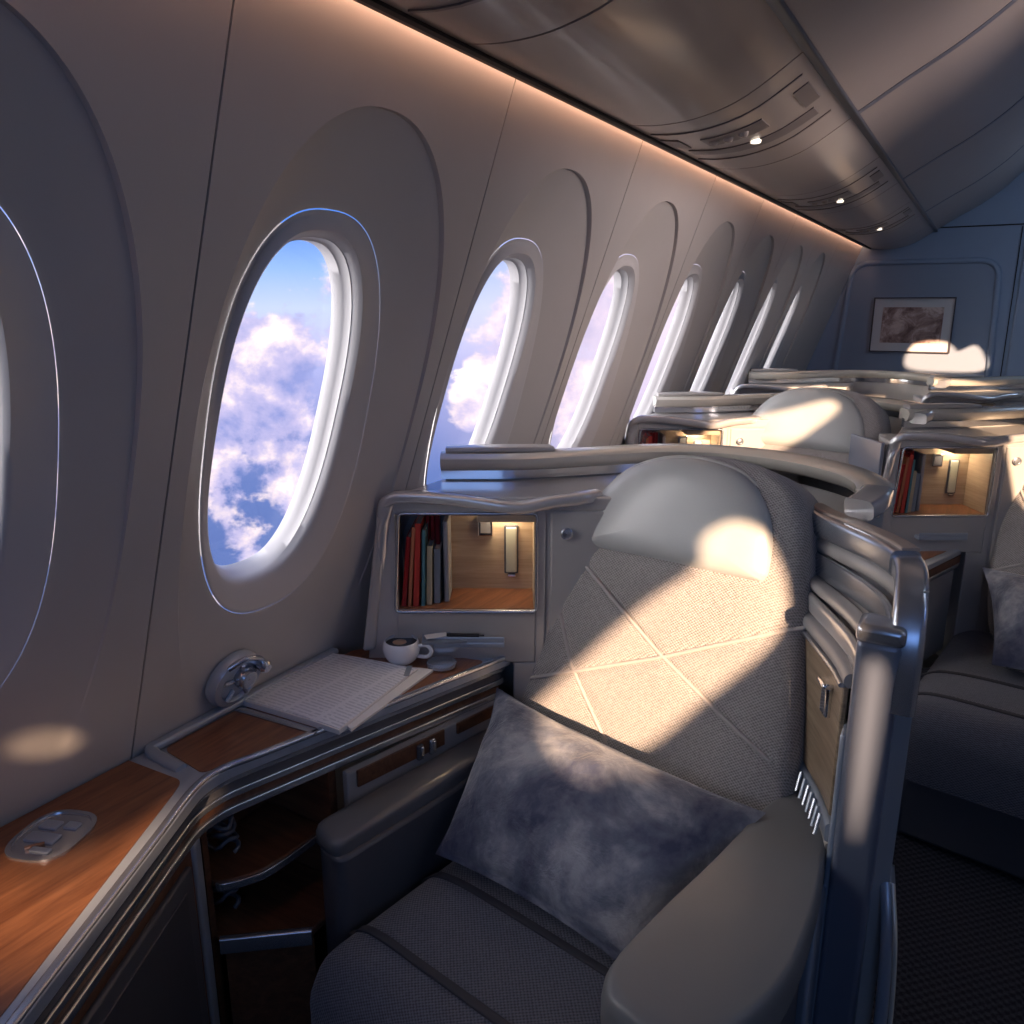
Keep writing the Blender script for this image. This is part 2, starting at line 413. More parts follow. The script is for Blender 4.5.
# end bulkhead with a raised round-cornered frame
bk=struct(link('wall_back',MB().box((.25,YB+.04,1.35),(3.4,.08,2.8)),BULK,smooth=0))
def frame_sweep(poly,y,w,d,name,material,parent=None,bevel=0):
    P=[(x,y,z) for x,z in poly]; m=MB()
    rings=[]; N=len(P)
    for i in range(N):
        a,b,c=Vector(P[i-1]),Vector(P[i]),Vector(P[(i+1)%N]); t=(c-a).normalized(); nrm=t.cross(Vector((0,1,0))).normalized()
        rings.append([b+nrm*q+Vector((0,-1,0))*r for q,r in rsec(w,d,None,4)])
    rings.append(rings[0]); m.loft(rings); return link(name,m,material,parent,smooth=60)
ol=roundpoly([(-.86,.3),(.02,.3),(.02,1.80),(-.86,1.80)],[.02,.02,.12,.12])
ol=[(x+(-.10*(1.8-z)/1.5 if x<-.5 else .05*(1.8-z)/1.5),z) for x,z in ol]
struct(frame_sweep(ol,YB-.006,.035,.03,'trim_back_frame',BULK)).name='trim_20'
m=MB(); n=len(ol); m.add([(x,YB-.004,z) for x,z in ol]+[(x,YB+.001,z) for x,z in ol],[list(range(n)),list(range(2*n-1,n-1,-1))]+[(i,(i+1)%n,n+(i+1)%n,n+i) for i in range(n)])
struct(link('trim_21',m,mat('bulkhead_inset',(.25,.30,.39),.45),smooth=0))
struct(link('trim_22',MB().box((.5,YB-.002,2.01),(2.4,.008,.008)),DARK,smooth=0))
struct(link('trim_23',MB().box((.115,YB-.002,1.0),(.006,.008,2.0)),DARK,smooth=0))
struct(link('door_1',MB().box((.50,YB-.008,.98),(.72,.02,1.94)),BULK,smooth=0,bevel=.01))

# overhead bins, one curved shell section per panel, closed profile
prof=cr2([(-.782,1.935),(-.778,1.905),(-.745,1.893),(-.667,1.885),(-.58,1.892),(-.486,1.922),(-.37,1.995)],5)
prof2=cr2([(-.366,1.998),(-.25,2.07),(-.137,2.137),(-.02,2.225),(.10,2.345),(.25,2.45),(.45,2.52),(.75,2.55),(1.3,2.55)],5)
def shellsec(pr,y0,y1,th=.03):
    m=MB(); up_=[(x+(.03 if x<-.7 else 0),z+th) for x,z in pr]
    sec=pr+up_[::-1]
    r0=[(x,y0,z) for x,z in sec]; r1=[(x,y1,z) for x,z in sec]
    m.loft([r0,r1],True,True,True); return m
ys=[-4.0,-1.45,-.15,.5,1.15,1.8,2.45,3.1,3.75,4.4,5.05,5.7,YB-.003]
gB='overhead bins above the windows'
for i in range(len(ys)-1):
    o=struct(link('ceiling',shellsec(prof,ys[i]+.003,ys[i+1]-.003),CEIL,smooth=35,bevel=.002,seg=1))
ys2=[-4.0,-.15,1.15,2.45,3.75,5.05,YB-.003]
for i in range(len(ys2)-1):
    struct(link('ceiling',shellsec(prof2,ys2[i]+.004,ys2[i+1]-.004),CEIL,smooth=35,bevel=.003,seg=1))
# dark backing above the joints, and rails along the joints
m=MB(); sec=[(x,z+.012) for x,z in prof+prof2]; th=[(x,z+.06) for x,z in prof+prof2][::-1]
m.loft([[(x+.01,-4.0,z) for x,z in sec+th],[(x+.01,YB,z) for x,z in sec+th]],True,True,True)
struct(link('trim_24',m,DARK,smooth=0))
m=MB().sweep([(-.369,-4.0,1.990),(-.369,YB,1.990)],rsec(.022,.012,.004,3)); struct(link('trim_25',m,mat('bin_rail',(.10,.10,.115),.35,.5),smooth=50))
# curved strap strips on the vault joints
for yy in ys2[1:-1]:
    pp=[(x,yy,z-.003) for x,z in prof2[:34]]
    m=MB().sweep(pp,rsec(.03,.008,.003,3),up=(0,1,0)) if False else MB()
    rg=[]
    for x,z in prof2[:38]: rg.append([(x,yy-.016,z-.002),(x,yy+.016,z-.002),(x,yy+.016,z+.012),(x,yy-.016,z+.012)])
    m.loft(rg,True,True,True); struct(link('trim_%d'%(26+int(yy*2)),m,mat('vault_joint',(.16,.16,.19),.35,.2),smooth=40))
struct(link('trim_41',MB().box((-.752,1.1,1.8905),(.012,10.1,.006)),DARK,smooth=0))
struct(link('trim_42',MB().box((-.772,1.1,1.898),(.010,10.1,.010)),mat('gap_lip',(.10,.07,.06),.4),smooth=0))
# lip above the gap, plus cove lamp
def cove_ledge():
    m=MB().prism([(0,0),(1,0),(1,1),(0,1)],0,1); return m
m=MB(); q=[(-.778,1.935),(-.80,1.96),(-.80,2.03),(-.74,2.03),(-.74,1.94)]
m.loft([[(x,-4.0,z) for x,z in q],[(x,YB,z) for x,z in q]],True,True,True); struct(link('trim_40',m,DARK,smooth=0))
m=MB(); q=[(-.7835,1.915),(-.7865,1.915),(-.7865,1.938),(-.7835,1.938)]
m.loft([[(x,-1.5,z) for x,z in q],[(x,YB-.02,z) for x,z in q]],True,True,True); o=link('cove_light',m,COVEM,smooth=0)
tag(rebase(o,(-.785,2.3,1.915)),'thin warm pink cove light strip along top of the window wall','light')

# passenger service units on the bins
def pz(x):
    for (a,b),(c,d) in zip(prof[2:],prof[3:]):
        if a<=x<=c: return b+(d-b)*(x-a)/(c-a), math.atan2(d-b,c-a)
    return 1.99,.5
def service(yc,label,full=True):
    t=thing('service_panel',label,'overhead panel',(-.58,yc,pz(-.58)[0]),0,'service panels along the overhead bins')
    def strip(name,x0,x1,y0,y1,mt,th=.004,dz=0):
        m=MB(); rg=[]
        n=8
        for i in range(n+1):
            x=x0+(x1-x0)*i/n; z=pz(x)[0]-dz
            f=i/n; yy0=y0[0]+(y0[1]-y0[0])*f; yy1=y1[0]+(y1[1]-y1[0])*f
            rg.append([(x,yy0,z+.002),(x,yy1,z+.002),(x,yy1,z-th),(x,yy0,z-th)])
        m.loft(rg,True,True,True); return link(name,m,mt,t,smooth=0)
    strip('trim_line',-.73,-.40,(yc+.16,yc+.16),(yc+.168,yc+.168),CEILD,.003)
    strip('trim_line',-.73,-.40,(yc-.20,yc-.20),(yc-.194,yc-.194),CEILD,.003)
    strip('oxygen_panel',-.71,-.42,(yc+.02,yc+.05),(yc+.075,yc+.115),CEILD,.003)
    strip('vent_panel',-.64,-.50,(yc-.11,yc-.11),(yc-.03,yc-.03),CEILD,.003)
    strip('call_panel',-.43,-.40,(yc-.13,yc-.13),(yc+.01,yc+.01),CEILD,.003)
    strip('speaker_panel',-.735,-.69,(yc-.12,yc-.12),(yc-.02,yc-.02),CEILD,.003)
    for i in range(3):
        x=-.62+.035*i; z=pz(x)[0]
        link('air_nozzle',MB().lathe([(.0001,-.006),(.007,-.008),(.011,-.004),(.012,.004)],(x,yc-.07,z-.004),20),CEIL,t)
    z=pz(-.55)[0]
    l=link('reading_light',MB().lathe([(.0001,-.003),(.010,-.003),(.013,-.002),(.014,.006)],(-.55,yc+.045,z-.003),24),PSUL,t)
for yc,lb in((.82,'brown overhead service panel with reading light, nearest, cut by the top edge'),(2.10,'brown overhead service panel with bright reading light, second from the front'),(3.42,'overhead service panel with lit reading light, third from the front'),(4.72,'small overhead service panel with lit light beside the end wall'),):
    service(yc,lb)

# unseen right wall added as a gobo, holes shaped to throw the sun patches
XR=1.32
def back_project(p):
    p=Vector(p); t=(XR-p.x)/SUN.x; q=p+SUN*t; return (q.y,q.z)
SUNHOLES=[]
def hole(cands,r=0,n=5):
    pts=[back_project(p) for p in cands]; SUNHOLES.append(cr2(pts,n,True))
#SEATB frame used for sun patches
SO=Vector((-.5,1.42,.5)); sa=math.radians(-10); SR=Vector((math.cos(sa),math.sin(sa),0)); srec=math.radians(18)
SBv=Vector((math.sin(srec)*.174,math.sin(srec)*.985,math.cos(srec)))
def sb(a,b): return SO+SR*a+SBv*b
def sbh(a,b,h=.05): return sb(a,b)+Vector((-.174*math.cos(srec),-.985*math.cos(srec),math.sin(srec)))*h
hole([sbh(*q) for q in [(.10,.605,.08),(.17,.60,.08),(.205,.55,.06),(.235,.475,.05),(.215,.395,.05),(.10,.245,.05),(-.005,.115,.05),(-.04,.10,.12),(-.10,.07,.14),(-.17,.075,.14),(-.24,.11,.12),(-.29,.11,.05),(-.25,.165,.05),(-.15,.30,.05),(-.05,.42,.05),(.03,.50,.05),(.05,.56,.08)]])
hole([(-1.136, 0.455, 0.72), (-1.061, 0.517, 0.72), (-1.031, 0.59, 0.72), (-1.037, 0.694, 0.72), (-0.988, 0.664, 0.72), (-0.945, 0.554, 0.72), (-0.902, 0.435, 0.72), (-0.981, 0.376, 0.72)])
hole([(-.44,YB,1.24),(-.32,YB,1.28),(-.2,YB,1.26),(-.15,YB,1.22),(-.06,YB,1.26),(.0,YB,1.20),(.01,YB,1.1),(-.2,YB,1.08),(-.45,YB,1.1)])
hole([(-.76,2.85,1.14),(-.66,3.0,1.13),(-.62,3.1,1.12),(-.56,3.2,1.12),(-.56,3.2,1.06),(-.62,2.85,.98),(-.78,2.8,1.05)])
hole([(.10,3.0,1.16),(.25,3.1,1.18),(.42,3.15,1.1),(.42,3.0,.80),(.28,2.95,.76),(.17,3.0,.9)])
hole([(-.70,4.2,1.19),(-.3,4.4,1.18),(.2,4.5,1.18),(.2,4.5,1.14),(-.3,4.4,1.12),(-.7,4.2,1.12)])
hole([(-.096,1.245,.975),(-.080,1.245,.98),(-.070,1.245,.94),(-.074,1.245,.76),(-.084,1.245,.66),(-.094,1.245,.74),(-.099,1.245,.88)])
hole([(-1.18, 0.575, 0.865), (-1.181, 0.601, 0.861), (-1.191, 0.626, 0.833), (-1.195, 0.611, 0.822), (-1.19, 0.582, 0.835)])
def right_wall():
    m=MB(); Y0,Y1,Z1=-4.0,YB,2.75
    zs=[h[1] for H in SUNHOLES for h in H]; za,zb=min(zs),max(zs); n=int((zb-za)/.006)+1
    rows=[(0,za)]+[(za+(zb-za)*i/n,za+(zb-za)*(i+1)/n) for i in range(n)]+[(zb,Z1)]
    for z0,z1 in rows:
        z=(z0+z1)/2; iv=[]
        for H in SUNHOLES:
            xs=sorted(H[i][0]+(z-H[i][1])/(H[(i+1)%len(H)][1]-H[i][1])*(H[(i+1)%len(H)][0]-H[i][0]) for i in range(len(H)) if (H[i][1]>z)!=(H[(i+1)%len(H)][1]>z))
            iv+=[(xs[k],xs[k+1]) for k in range(0,len(xs)-1,2)]
        iv.sort(); y=Y0
        for a,b in iv+[(Y1,Y1)]:
            if a>y: m.add([(XR,y,z0),(XR,a,z0),(XR,a,z1),(XR,y,z1),(XR+.002,y,z0),(XR+.002,a,z0),(XR+.002,a,z1),(XR+.002,y,z1)],[(3,2,1,0),(4,5,6,7),(0,4,7,3),(1,2,6,5)])
            y=max(y,b)
    return struct(link('wall_right_gobo',m,WALL,smooth=0))
right_wall()

# ============================================================ SIDE CONSOLE
CZ=.72
con=thing('side_console','grey and wood side console below the nearest windows, cut by the left edge','console',(-1.0,.9,0))
# outline of the top, seen from above
near_out=[(-.605,-.15),(-.844,.354),(-1.060,.775)]
far_out=[(-1.045,.84),(-.852,1.500)]
XW=WX(CZ)+.004
top=[(XW,-.15),(-.605,-.15),(-.844,.354),(-1.052,.772),(-1.055,.83),(-.862,1.470),(-.862,1.485),(XW,1.28)]
topr=roundpoly(top,[0,0,.05,.07,.07,.03,.01,0],6)
link('worktop',MB().prism(topr,CZ-.022,CZ),COUNT,con,bevel=.005,seg=3)
def offs(poly,d):
    out=[]
    for x,y in poly:
        out.append((max(XW,x-d) if x>XW+.02 else x,y))
    return out
link('moulding',MB().prism(offs(topr,.014),CZ-.040,CZ-.022),STEEL,con,bevel=.003)
link('groove',MB().prism(offs(topr,.024),CZ-.060,CZ-.040),DGREY,con)
link('moulding',MB().prism(offs(topr,.018),CZ-.074,CZ-.060),STEEL,con,bevel=.004)
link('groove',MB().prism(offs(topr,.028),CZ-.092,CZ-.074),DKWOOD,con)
link('lower_lip',MB().prism(offs(topr,.020),CZ-.108,CZ-.092),STEEL,con,bevel=.004)
# wood inlays
ni=roundpoly([(XW+.002,-.14),(-.64,-.14),(-.875,.354),(-1.073,.735),(-1.09,.762),(XW+.002,.756)],[0,0,.04,.03,.03,0],6)
link('wood_inlay',MB().prism(ni,CZ-.002,CZ+.0015),WOOD,con)
fi=roundpoly([(-1.205,.812),(-1.080,.795),(-1.004,.988),(-1.205,.976)],[.02,.01,.004,.004],5)
link('wood_inlay',MB().prism(fi,CZ-.002,CZ+.0015),WOOD,con)
fi2=roundpoly([(-1.195,.992),(-1.004,1.003),(-.893,1.425),(-1.0,1.40),(-1.195,1.33)],[.004,.004,.02,.02,.03],5)
link('wood_inlay',MB().prism(fi2,CZ-.002,CZ+.0015),WOOD,con)
link('divider_strip',MB().sweep([(-1.198,.983,CZ+.003),(-1.0,.994,CZ+.003)],rsec(.016,.006,.002,3)),STEEL,con)
# raised lip round the far top
lp=cr([(-1.12,.785,CZ),(-1.17,.787,CZ+.002),(-1.215,.795,CZ+.005),(XW+.012,.83,CZ+.008),(XW+.012,1.0,CZ+.010),(XW+.012,1.28,CZ+.010)],8)
link('raised_lip',MB().sweep(lp,rsec(.022,.016,.006,4)),COUNT,con)
# rim bead along the open edge
bp=[(x,y,CZ+.001) for x,y in cr2([(-.617,-.15),(-.740,.13),(-.853,.354),(-.99,.63),(-1.052,.755),(-1.06,.82),(-1.035,.90),(-.95,1.18),(-.868,1.46)],8)]
link('edge_bead',MB().sweep(bp,rsec(.014,.010,.004,4)),STEEL,con)
# near front: dark panel with inner grille frame, set under the edge
def quadpanel(p,q,z0,z1,th,inset=0):
    d=Vector((q[0]-p[0],q[1]-p[1])).normalized(); n=Vector((d.y,-d.x))
    a=Vector(p)+d*inset; b=Vector(q)-d*inset
    return [tuple(a),tuple(b),tuple(b-n*th),tuple(a-n*th)]
p0,p1=(-.875,.354),(-1.083,.775); pz0=(-.64,-.14)
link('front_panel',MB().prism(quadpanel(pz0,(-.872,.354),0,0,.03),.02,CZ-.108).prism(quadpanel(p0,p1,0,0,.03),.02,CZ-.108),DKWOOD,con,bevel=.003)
def edgepanel(a,b,z0,z1,mt,name,th=.012,out=.01,bev=.006):
    d=Vector((b[0]-a[0],b[1]-a[1])).normalized(); n=Vector((-d.y,d.x)); 
    if n.x<0: n=-n
    A=Vector(a)+n*out; B=Vector(b)+n*out
    return link(name,MB().prism([tuple(A),tuple(B),tuple(B-n*th),tuple(A-n*th)],z0,z1),mt,con,bevel=bev,seg=3)
def along(a,b,t): return (a[0]+(b[0]-a[0])*t,a[1]+(b[1]-a[1])*t)
edgepanel(along(p0,p1,-.5),along(p0,p1,.90),.10,.585,DGREY,'grille_panel',.012,.010,.005)
edgepanel(along(p0,p1,-.45),along(p0,p1,.84),.14,.555,mat('grille_inner',(.06,.06,.068),.4),'grille_inset',.006,.013,.002)
edgepanel(along(p0,p1,.94),along(p0,p1,1.0),.05,.61,COUNT,'corner_post',.03,.006,.006)
# open niche with wood shelves
nA,nB=(-1.083,.79),(-.955,.905)
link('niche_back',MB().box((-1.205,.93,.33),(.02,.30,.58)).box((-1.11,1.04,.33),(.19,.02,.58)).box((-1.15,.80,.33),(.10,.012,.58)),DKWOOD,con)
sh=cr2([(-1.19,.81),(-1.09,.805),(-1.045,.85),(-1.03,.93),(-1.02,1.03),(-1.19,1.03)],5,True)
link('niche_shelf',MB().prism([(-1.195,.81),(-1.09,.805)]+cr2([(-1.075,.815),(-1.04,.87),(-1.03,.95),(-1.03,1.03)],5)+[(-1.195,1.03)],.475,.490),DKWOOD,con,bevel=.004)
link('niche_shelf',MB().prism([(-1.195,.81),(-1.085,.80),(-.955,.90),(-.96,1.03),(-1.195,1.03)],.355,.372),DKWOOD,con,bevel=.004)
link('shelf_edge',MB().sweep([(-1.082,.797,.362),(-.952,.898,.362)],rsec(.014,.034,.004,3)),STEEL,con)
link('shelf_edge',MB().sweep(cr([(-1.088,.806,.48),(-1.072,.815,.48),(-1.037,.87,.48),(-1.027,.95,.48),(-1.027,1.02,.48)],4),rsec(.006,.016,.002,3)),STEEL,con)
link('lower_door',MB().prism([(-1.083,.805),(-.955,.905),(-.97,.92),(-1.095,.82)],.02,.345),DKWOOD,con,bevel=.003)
# far front panel with strip and latches
fA,fB=(-1.012,.93),(-.873,1.47)
edgepanel((-.977,1.045),(-.868,1.475),.30,CZ-.108,GREYP,'front_panel',.02,-.002,.004)
edgepanel((-.972,1.065),(-.915,1.285),.575,.612,DKWOOD,'wood_strip',.006,.003,.002)
edgepanel((-.905,1.32),(-.875,1.44),.585,.612,DKWOOD,'wood_strip',.006,.003,.002)
for i,f in enumerate((.52,.58)):
    c=along((-1.005,.935),(-.868,1.475),f)
    l=link('latch',MB().box((c[0]+.004,c[1],.588),(.012,.016,.036),-.25),DGREY if i==0 else STEEL,con,bevel=.004,seg=3)
    link('latch_button',MB().box((c[0]+.011,c[1],.592),(.006,.008,.022),-.25),CHROME,l,bevel=.002)
# contents of the niche
def coilcable(cx,cy,z,n,r):
    pts=[]
    for i in range(n*14):
        a=2*PI*i/14; f=i/(n*14)
        pts.append((cx+r*(1+.25*math.sin(5*a*.37))*math.cos(a),cy+r*.7*math.sin(a),z+.010+f*.085+.006*math.sin(a*2.3)))
    return MB().tube(pts,.0045,7)
o=link('cable_coil',coilcable(-1.145,.87,.490,4,.032),mat('cable_grey',(.10,.11,.14),.3),smooth=60)
tag(rebase(o,(-1.145,.87,.490)),'dark coiled cable on the upper shelf of the open niche','cable')
o=link('cable_coil',coilcable(-1.145,.86,.372,3,.030),bpy.data.materials['cable_grey'],smooth=60)
tag(rebase(o,(-1.145,.86,.372)),'dark coiled cable on the lower shelf of the open niche','cable')
# recessed oval flap on the near top
rm=thing('control_pad','grey oval control pad set into the near wooden counter','control',(-1.135,.565,CZ+.0015))
ov=[(x*.052,y*.060) for x,y in [(math.copysign(abs(math.cos(t))**.7,math.cos(t)),math.copysign(abs(math.sin(t))**.7,math.sin(t))) for t in [2*PI*i/40 for i in range(40)]]]
rot=lambda p,a:(p[0]*math.cos(a)-p[1]*math.sin(a),p[0]*math.sin(a)+p[1]*math.cos(a))
ov=[rot(p,.35) for p in ov]
link('bezel',MB().loft([[(x,y,0) for x,y in ov],[(x,y,.004) for x,y in ov],[(x*.88,y*.88,.005) for x,y in ov],[(x*.86,y*.86,.002) for x,y in ov]],True,True,True),STEEL,rm,world=False)
for dx,dy,sx,sy in((-.018,.02,.030,.020),(.016,.024,.022,.016),(-.008,-.010,.050,.022),(.010,-.036,.032,.010)):
    x,y=rot((dx,dy),.35); link('button',MB().box((x,y,.0035),(sx,sy,.004),.35),COUNT,rm,world=False,bevel=.0015)
link('button',MB().box((.006,-.03,.0050),(.026,.005,.003),.95),mat('copper_button',(.7,.4,.25),.2,.8),rm,world=False)

# ------------------------------------------------ things on the console
zt=CZ+.0018
mg=thing('open_magazine','open magazine with printed columns lying on the console below the second window','magazine',(-1.10,1.15,zt))
def quad3(P,z0,z1,bend=0,n=10):
    a,b,c,d=[Vector((x,y,0)) for x,y in P]; rings=[]
    for i in range(n+1):
        f=i/n; p=a.lerp(b,f); q=d.lerp(c,f); h=bend*math.sin(PI*f)**.8
        rings.append([(p.x,p.y,z0),(q.x,q.y,z0),(q.x,q.y,z1+h),(p.x,p.y,z1+h)])
    return MB().loft(rings,True,True,True)
P0=[(-1.209,1.000),(-.960,1.010),(-.990,1.295),(-1.222,1.262)]
link('page_block',quad3(P0,zt,zt+.010,.0025),PAPER,mg,smooth=30)
P1=[(-1.206,1.003),(-.963,1.013),(-.993,1.292),(-1.219,1.260)]
link('printed_page',quad3(P1,zt+.0098,zt+.0114,.0026),PAGE,mg,smooth=30)
P2=[(-1.004,1.05),(-.948,1.03),(-.964,1.318),(-1.02,1.300)]
link('lower_page',quad3(P2,zt,zt+.005,.002),PAPER,mg,smooth=30)
link('photo_block',MB().box((-1.0,1.275,zt+.0120),(.012,.05,.0008),.5),MAGG,mg)
cup=thing('tea_cup','round white porcelain cup of dark coffee standing on the console','cup',(-1.050,1.318,zt))
prof_c=[(.0001,.002),(.017,.0),(.022,.003),(.034,.014),(.041,.028),(.0425,.040),(.040,.052),(.037,.057),(.0355,.057),(.038,.050),(.0395,.040),(.037,.028),(.02,.012),(.0001,.010)]
link('body',MB().lathe(prof_c,(0,0,0),48),PORC,cup,world=False,smooth=60)
link('coffee',MB().lathe([(.0001,.049),(.0375,.049),(.0370,.047),(.0001,.047)],(0,0,0),40),COFFEE,cup,world=False)
link('handle',MB().tube(cr([(.036,.012,.046),(.056,.020,.048),(.066,.022,.036),(.056,.020,.022),(.036,.012,.022)],8),.0045,10),PORC,cup,world=False,smooth=60)
link('foam',MB().lathe([(.0001,.052),(.012,.051),(.016,.049),(.0001,.048)],(-.008,.004,0),24),mat('coffee_foam',(.35,.24,.16),.5),cup,world=False)
o=link('glass_coaster',MB().lathe([(.0001,.003),(.022,.003),(.030,.005),(.033,.009),(.034,.009),(.034,.003),(.030,.0),(.0001,0)],(0,0,0),44),mat('coaster_silver',(.62,.65,.70),.15,.7),smooth=50); o.location=(-.965,1.352,zt); o.name='silver_coaster'
tag(o,'small round silver coaster beside the white cup','coaster')
# papers and pen in tray below the cubby
O0=Vector((-1.09,1.33,0)); AX=Vector((.866,.5,0)); DX=Vector((-.5,.866,0))
def U(a,d,z): return O0+AX*a+DX*d+Vector((0,0,z))

# wall mounted round reading light
wl_=thing('wall_reading_light','round grey swivelling light fixed on the wall below the second window','lamp',wp(.972,.80,-.0))
def wallM(p,u,v,h): # local disc on the wall
    return wp(.972+u*math.cos(0),.80+v,-h)
def disc(prof,du=0,dv=0,n=40,su=1):
    m=MB(); rings=[]
    for r,h in prof:
        rings.append([wp(.972+du+r*math.cos(2*PI*k/n)*su,.80+dv+r*math.sin(2*PI*k/n)*.94,-h) for k in range(n)])
    return m.loft(rings,True,prof[0][0]>.001,prof[-1][0]>.001)
link('housing',disc([(.060,.001),(.062,.012),(.056,.024),(.044,.027),(.040,.020),(.0002,.018)]),COUNT,wl_,smooth=40)
link('lamp_head',disc([(.022,.012),(.024,.030),(.019,.040),(.012,.042),(.0002,.038)],.012,.008),STEEL,wl_,smooth=40)
for k in range(5):
    a=2*PI*k/5+.3
    link('lamp_rib',MB().tube([wallM(0,.020*math.cos(a)+.004,.020*math.sin(a),.022),wallM(0,.042*math.cos(a),.040*math.sin(a),.026)],.005,8),STEEL,wl_)
link('adjust_knob',disc([(.012,.02),(.014,.044),(.009,.050),(.0002,.050)],.046,.026,24),CHROME,wl_,smooth=40)
link('hinge_arm',MB().tube(cr([wallM(0,-.03,.04,.02),wallM(0,0,.058,.032),wallM(0,.035,.045,.034),wallM(0,.05,.024,.036)],6),.006,8),STEEL,wl_,smooth=60)

# ============================================================ STORAGE UNIT with open cubby (one per suite)
def bar(m,a0,a1,z0,z1,d0,d1,a0t=None):
    a0t=a0 if a0t is None else a0t
    return m.hull([U(a0,d0,z0),U(a1,d0,z0),U(a1,d1,z0),U(a0,d1,z0)],[U(a0t,d0,z1),U(a1,d0,z1),U(a1,d1,z1),U(a0t,d1,z1)])
C0,C1,CB,CT=.016,.330,.838,1.062
un=thing('storage_unit','pearl grey storage unit with lit open wood cubby beside the nearest seat','storage unit',(-.95,1.45,0),group='storage units of the suites')
m=MB()
bar(m,-.055,C0+.004,.70,1.085,0,.10,-.008)        # slanted left stile
bar(m,C1,.352,.70,1.085,0,.16)                 # right stile
bar(m,C0,C1,.71,CB,0,.16)                      # band below the cubby
bar(m,C0,C1,CT,1.085,0,.16)
bar(m,.352,.50,.30,1.085,.004,.10)             # blank section behind the seat
bar(m,.28,.352,.30,.71,.0,.16)
link('carcass',m,SHELL,un,smooth=0,bevel=.004,seg=3)
m=MB(); bar(m,C0+.105,C1,CB,CT,.140,.150); link('cubby_back',m,LWOOD,un,smooth=0)
m=MB(); bar(m,C0,C1,CB-.002,CB+.002,.006,.145); link('cubby_floor',m,WOOD,un,smooth=0)
m=MB(); bar(m,C0,C1,CT-.003,CT,.01,.145); link('cubby_ceiling',m,GREYP,un,smooth=0)
m=MB(); bar(m,C1-.004,C1,CB,CT,.01,.145); link('cubby_side',m,LWOOD,un,smooth=0)
m=MB(); bar(m,C0+.002,C0+.108,CB,CT,.128,.150); link('cubby_divider',m,GREYP,un,smooth=0)
m=MB(); bar(m,C0+.104,C0+.116,CB,CT-.03,.05,.135); link('cubby_divider',m,GREYP,un,smooth=0,bevel=.003)
m=MB(); bar(m,.200,C1-.002,CT-.022,CT-.004,.012,.13); link('valance',m,LWOOD,un,smooth=0,bevel=.003)
# trim frame of the cubby
fp=[U(a,-.002,z) for a,z in roundpoly([(C0-.002,CB-.003),(C1+.002,CB-.003),(C1+.002,CT+.002),(C0+.012,CT+.002)],.012,4)]
fp.append(fp[0]); link('cubby_trim',MB().tube(fp,.0038,8,False),STEEL,un,smooth=60)
# lamp and handle plate inside
q=U(.262,.118,CT-.018); lm=link('cubby_lamp',MB().box((q.x,q.y,q.z-.006),(.05,.03,.012),PI/6),LAMPON,un,bevel=.004)
fm=MB(); bar(fm,.196,.232,.975,1.020,.128,.142); link('socket_frame',fm,CHROME,un,smooth=0,bevel=.003)
fm=MB(); bar(fm,.202,.226,.983,1.012,.1265,.13); link('socket',fm,GREYP,un,smooth=0)
fm=MB(); bar(fm,.258,.292,.880,1.000,.134,.142); link('handle_frame',fm,DGREY,un,smooth=0,bevel=.003)
fm=MB(); bar(fm,.262,.288,.884,.996,.130,.136); link('handle_plate',fm,CREAMP,un,smooth=0,bevel=.004)
fm=MB(); bar(fm,.266,.286,.872,.880,.128,.140); link('handle_foot',fm,CHROME,un,smooth=0,bevel=.003)
# wavy head rail over the cubby
hp=cr([U(-.030,.03,.85),U(-.018,.01,.96),U(-.004,.004,1.06),U(.012,-.006,1.098),U(.06,-.008,1.104),U(.16,-.012,1.098),U(.25,-.020,1.086),U(.30,-.016,1.082),U(.36,-.006,1.092),U(.43,.004,1.098),U(.465,.03,1.098)],6)
link('head_rail',MB().sweep(hp,rsec(.034,.026,.010,4),up=(.2,.1,1)),SHELL2,un,smooth=60)
# outer left gusset
link('side_gusset',MB().hull([U(-.062,-.02,.745),U(-.035,-.012,.745),U(-.03,.05,.745),U(-.06,.05,.745)],[U(-.016,-.004,1.085),U(.004,-.004,1.085),U(.004,.06,1.085),U(-.014,.06,1.085)]),SHELL,un,smooth=0,bevel=.007,seg=3)
# door with knob
m=MB(); bar(m,.362,.53,.62,1.068,-.002,.01); dr=link('door',m,SHELL,un,smooth=0,bevel=.004)
q=U(.397,-.004,1.020)
def lathe_dir(prof,c,d,n=24):
    d=Vector(d).normalized(); a=d.orthogonal().normalized(); b=d.cross(a); rings=[]
    for r,h in prof: rings.append([Vector(c)+d*h+(a*math.cos(2*PI*k/n)+b*math.sin(2*PI*k/n))*r for k in range(n)])
    return MB().loft(rings,True,prof[0][0]>.001,prof[-1][0]>.001)
link('knob',lathe_dir([(.013,0),(.0135,.006),(.010,.008),(.0095,.006),(.0002,.007)],q,-DX,24),STEEL,dr,smooth=40)
# top deck between head rail and shell
deck=[U(-.004,.0,0),U(.57,.0,0),Vector((-.60,1.90,0)),Vector((-.72,1.86,0)),Vector((-.80,1.76,0)),Vector((-.93,1.655,0)),Vector((-1.095,1.56,0))]
link('top_deck',MB().prism([(max(p.x,-1.092),p.y) for p in deck],1.070,1.100),SHELL,un,smooth=0,bevel=.004)
# tray band below the cubby
m=MB(); bar(m,.10,.26,.760,.772,-.030,.004); bar(m,.10,.26,.772,.785,-.030,-.026); link('tray',m,COUNT,un,smooth=0,bevel=.002)

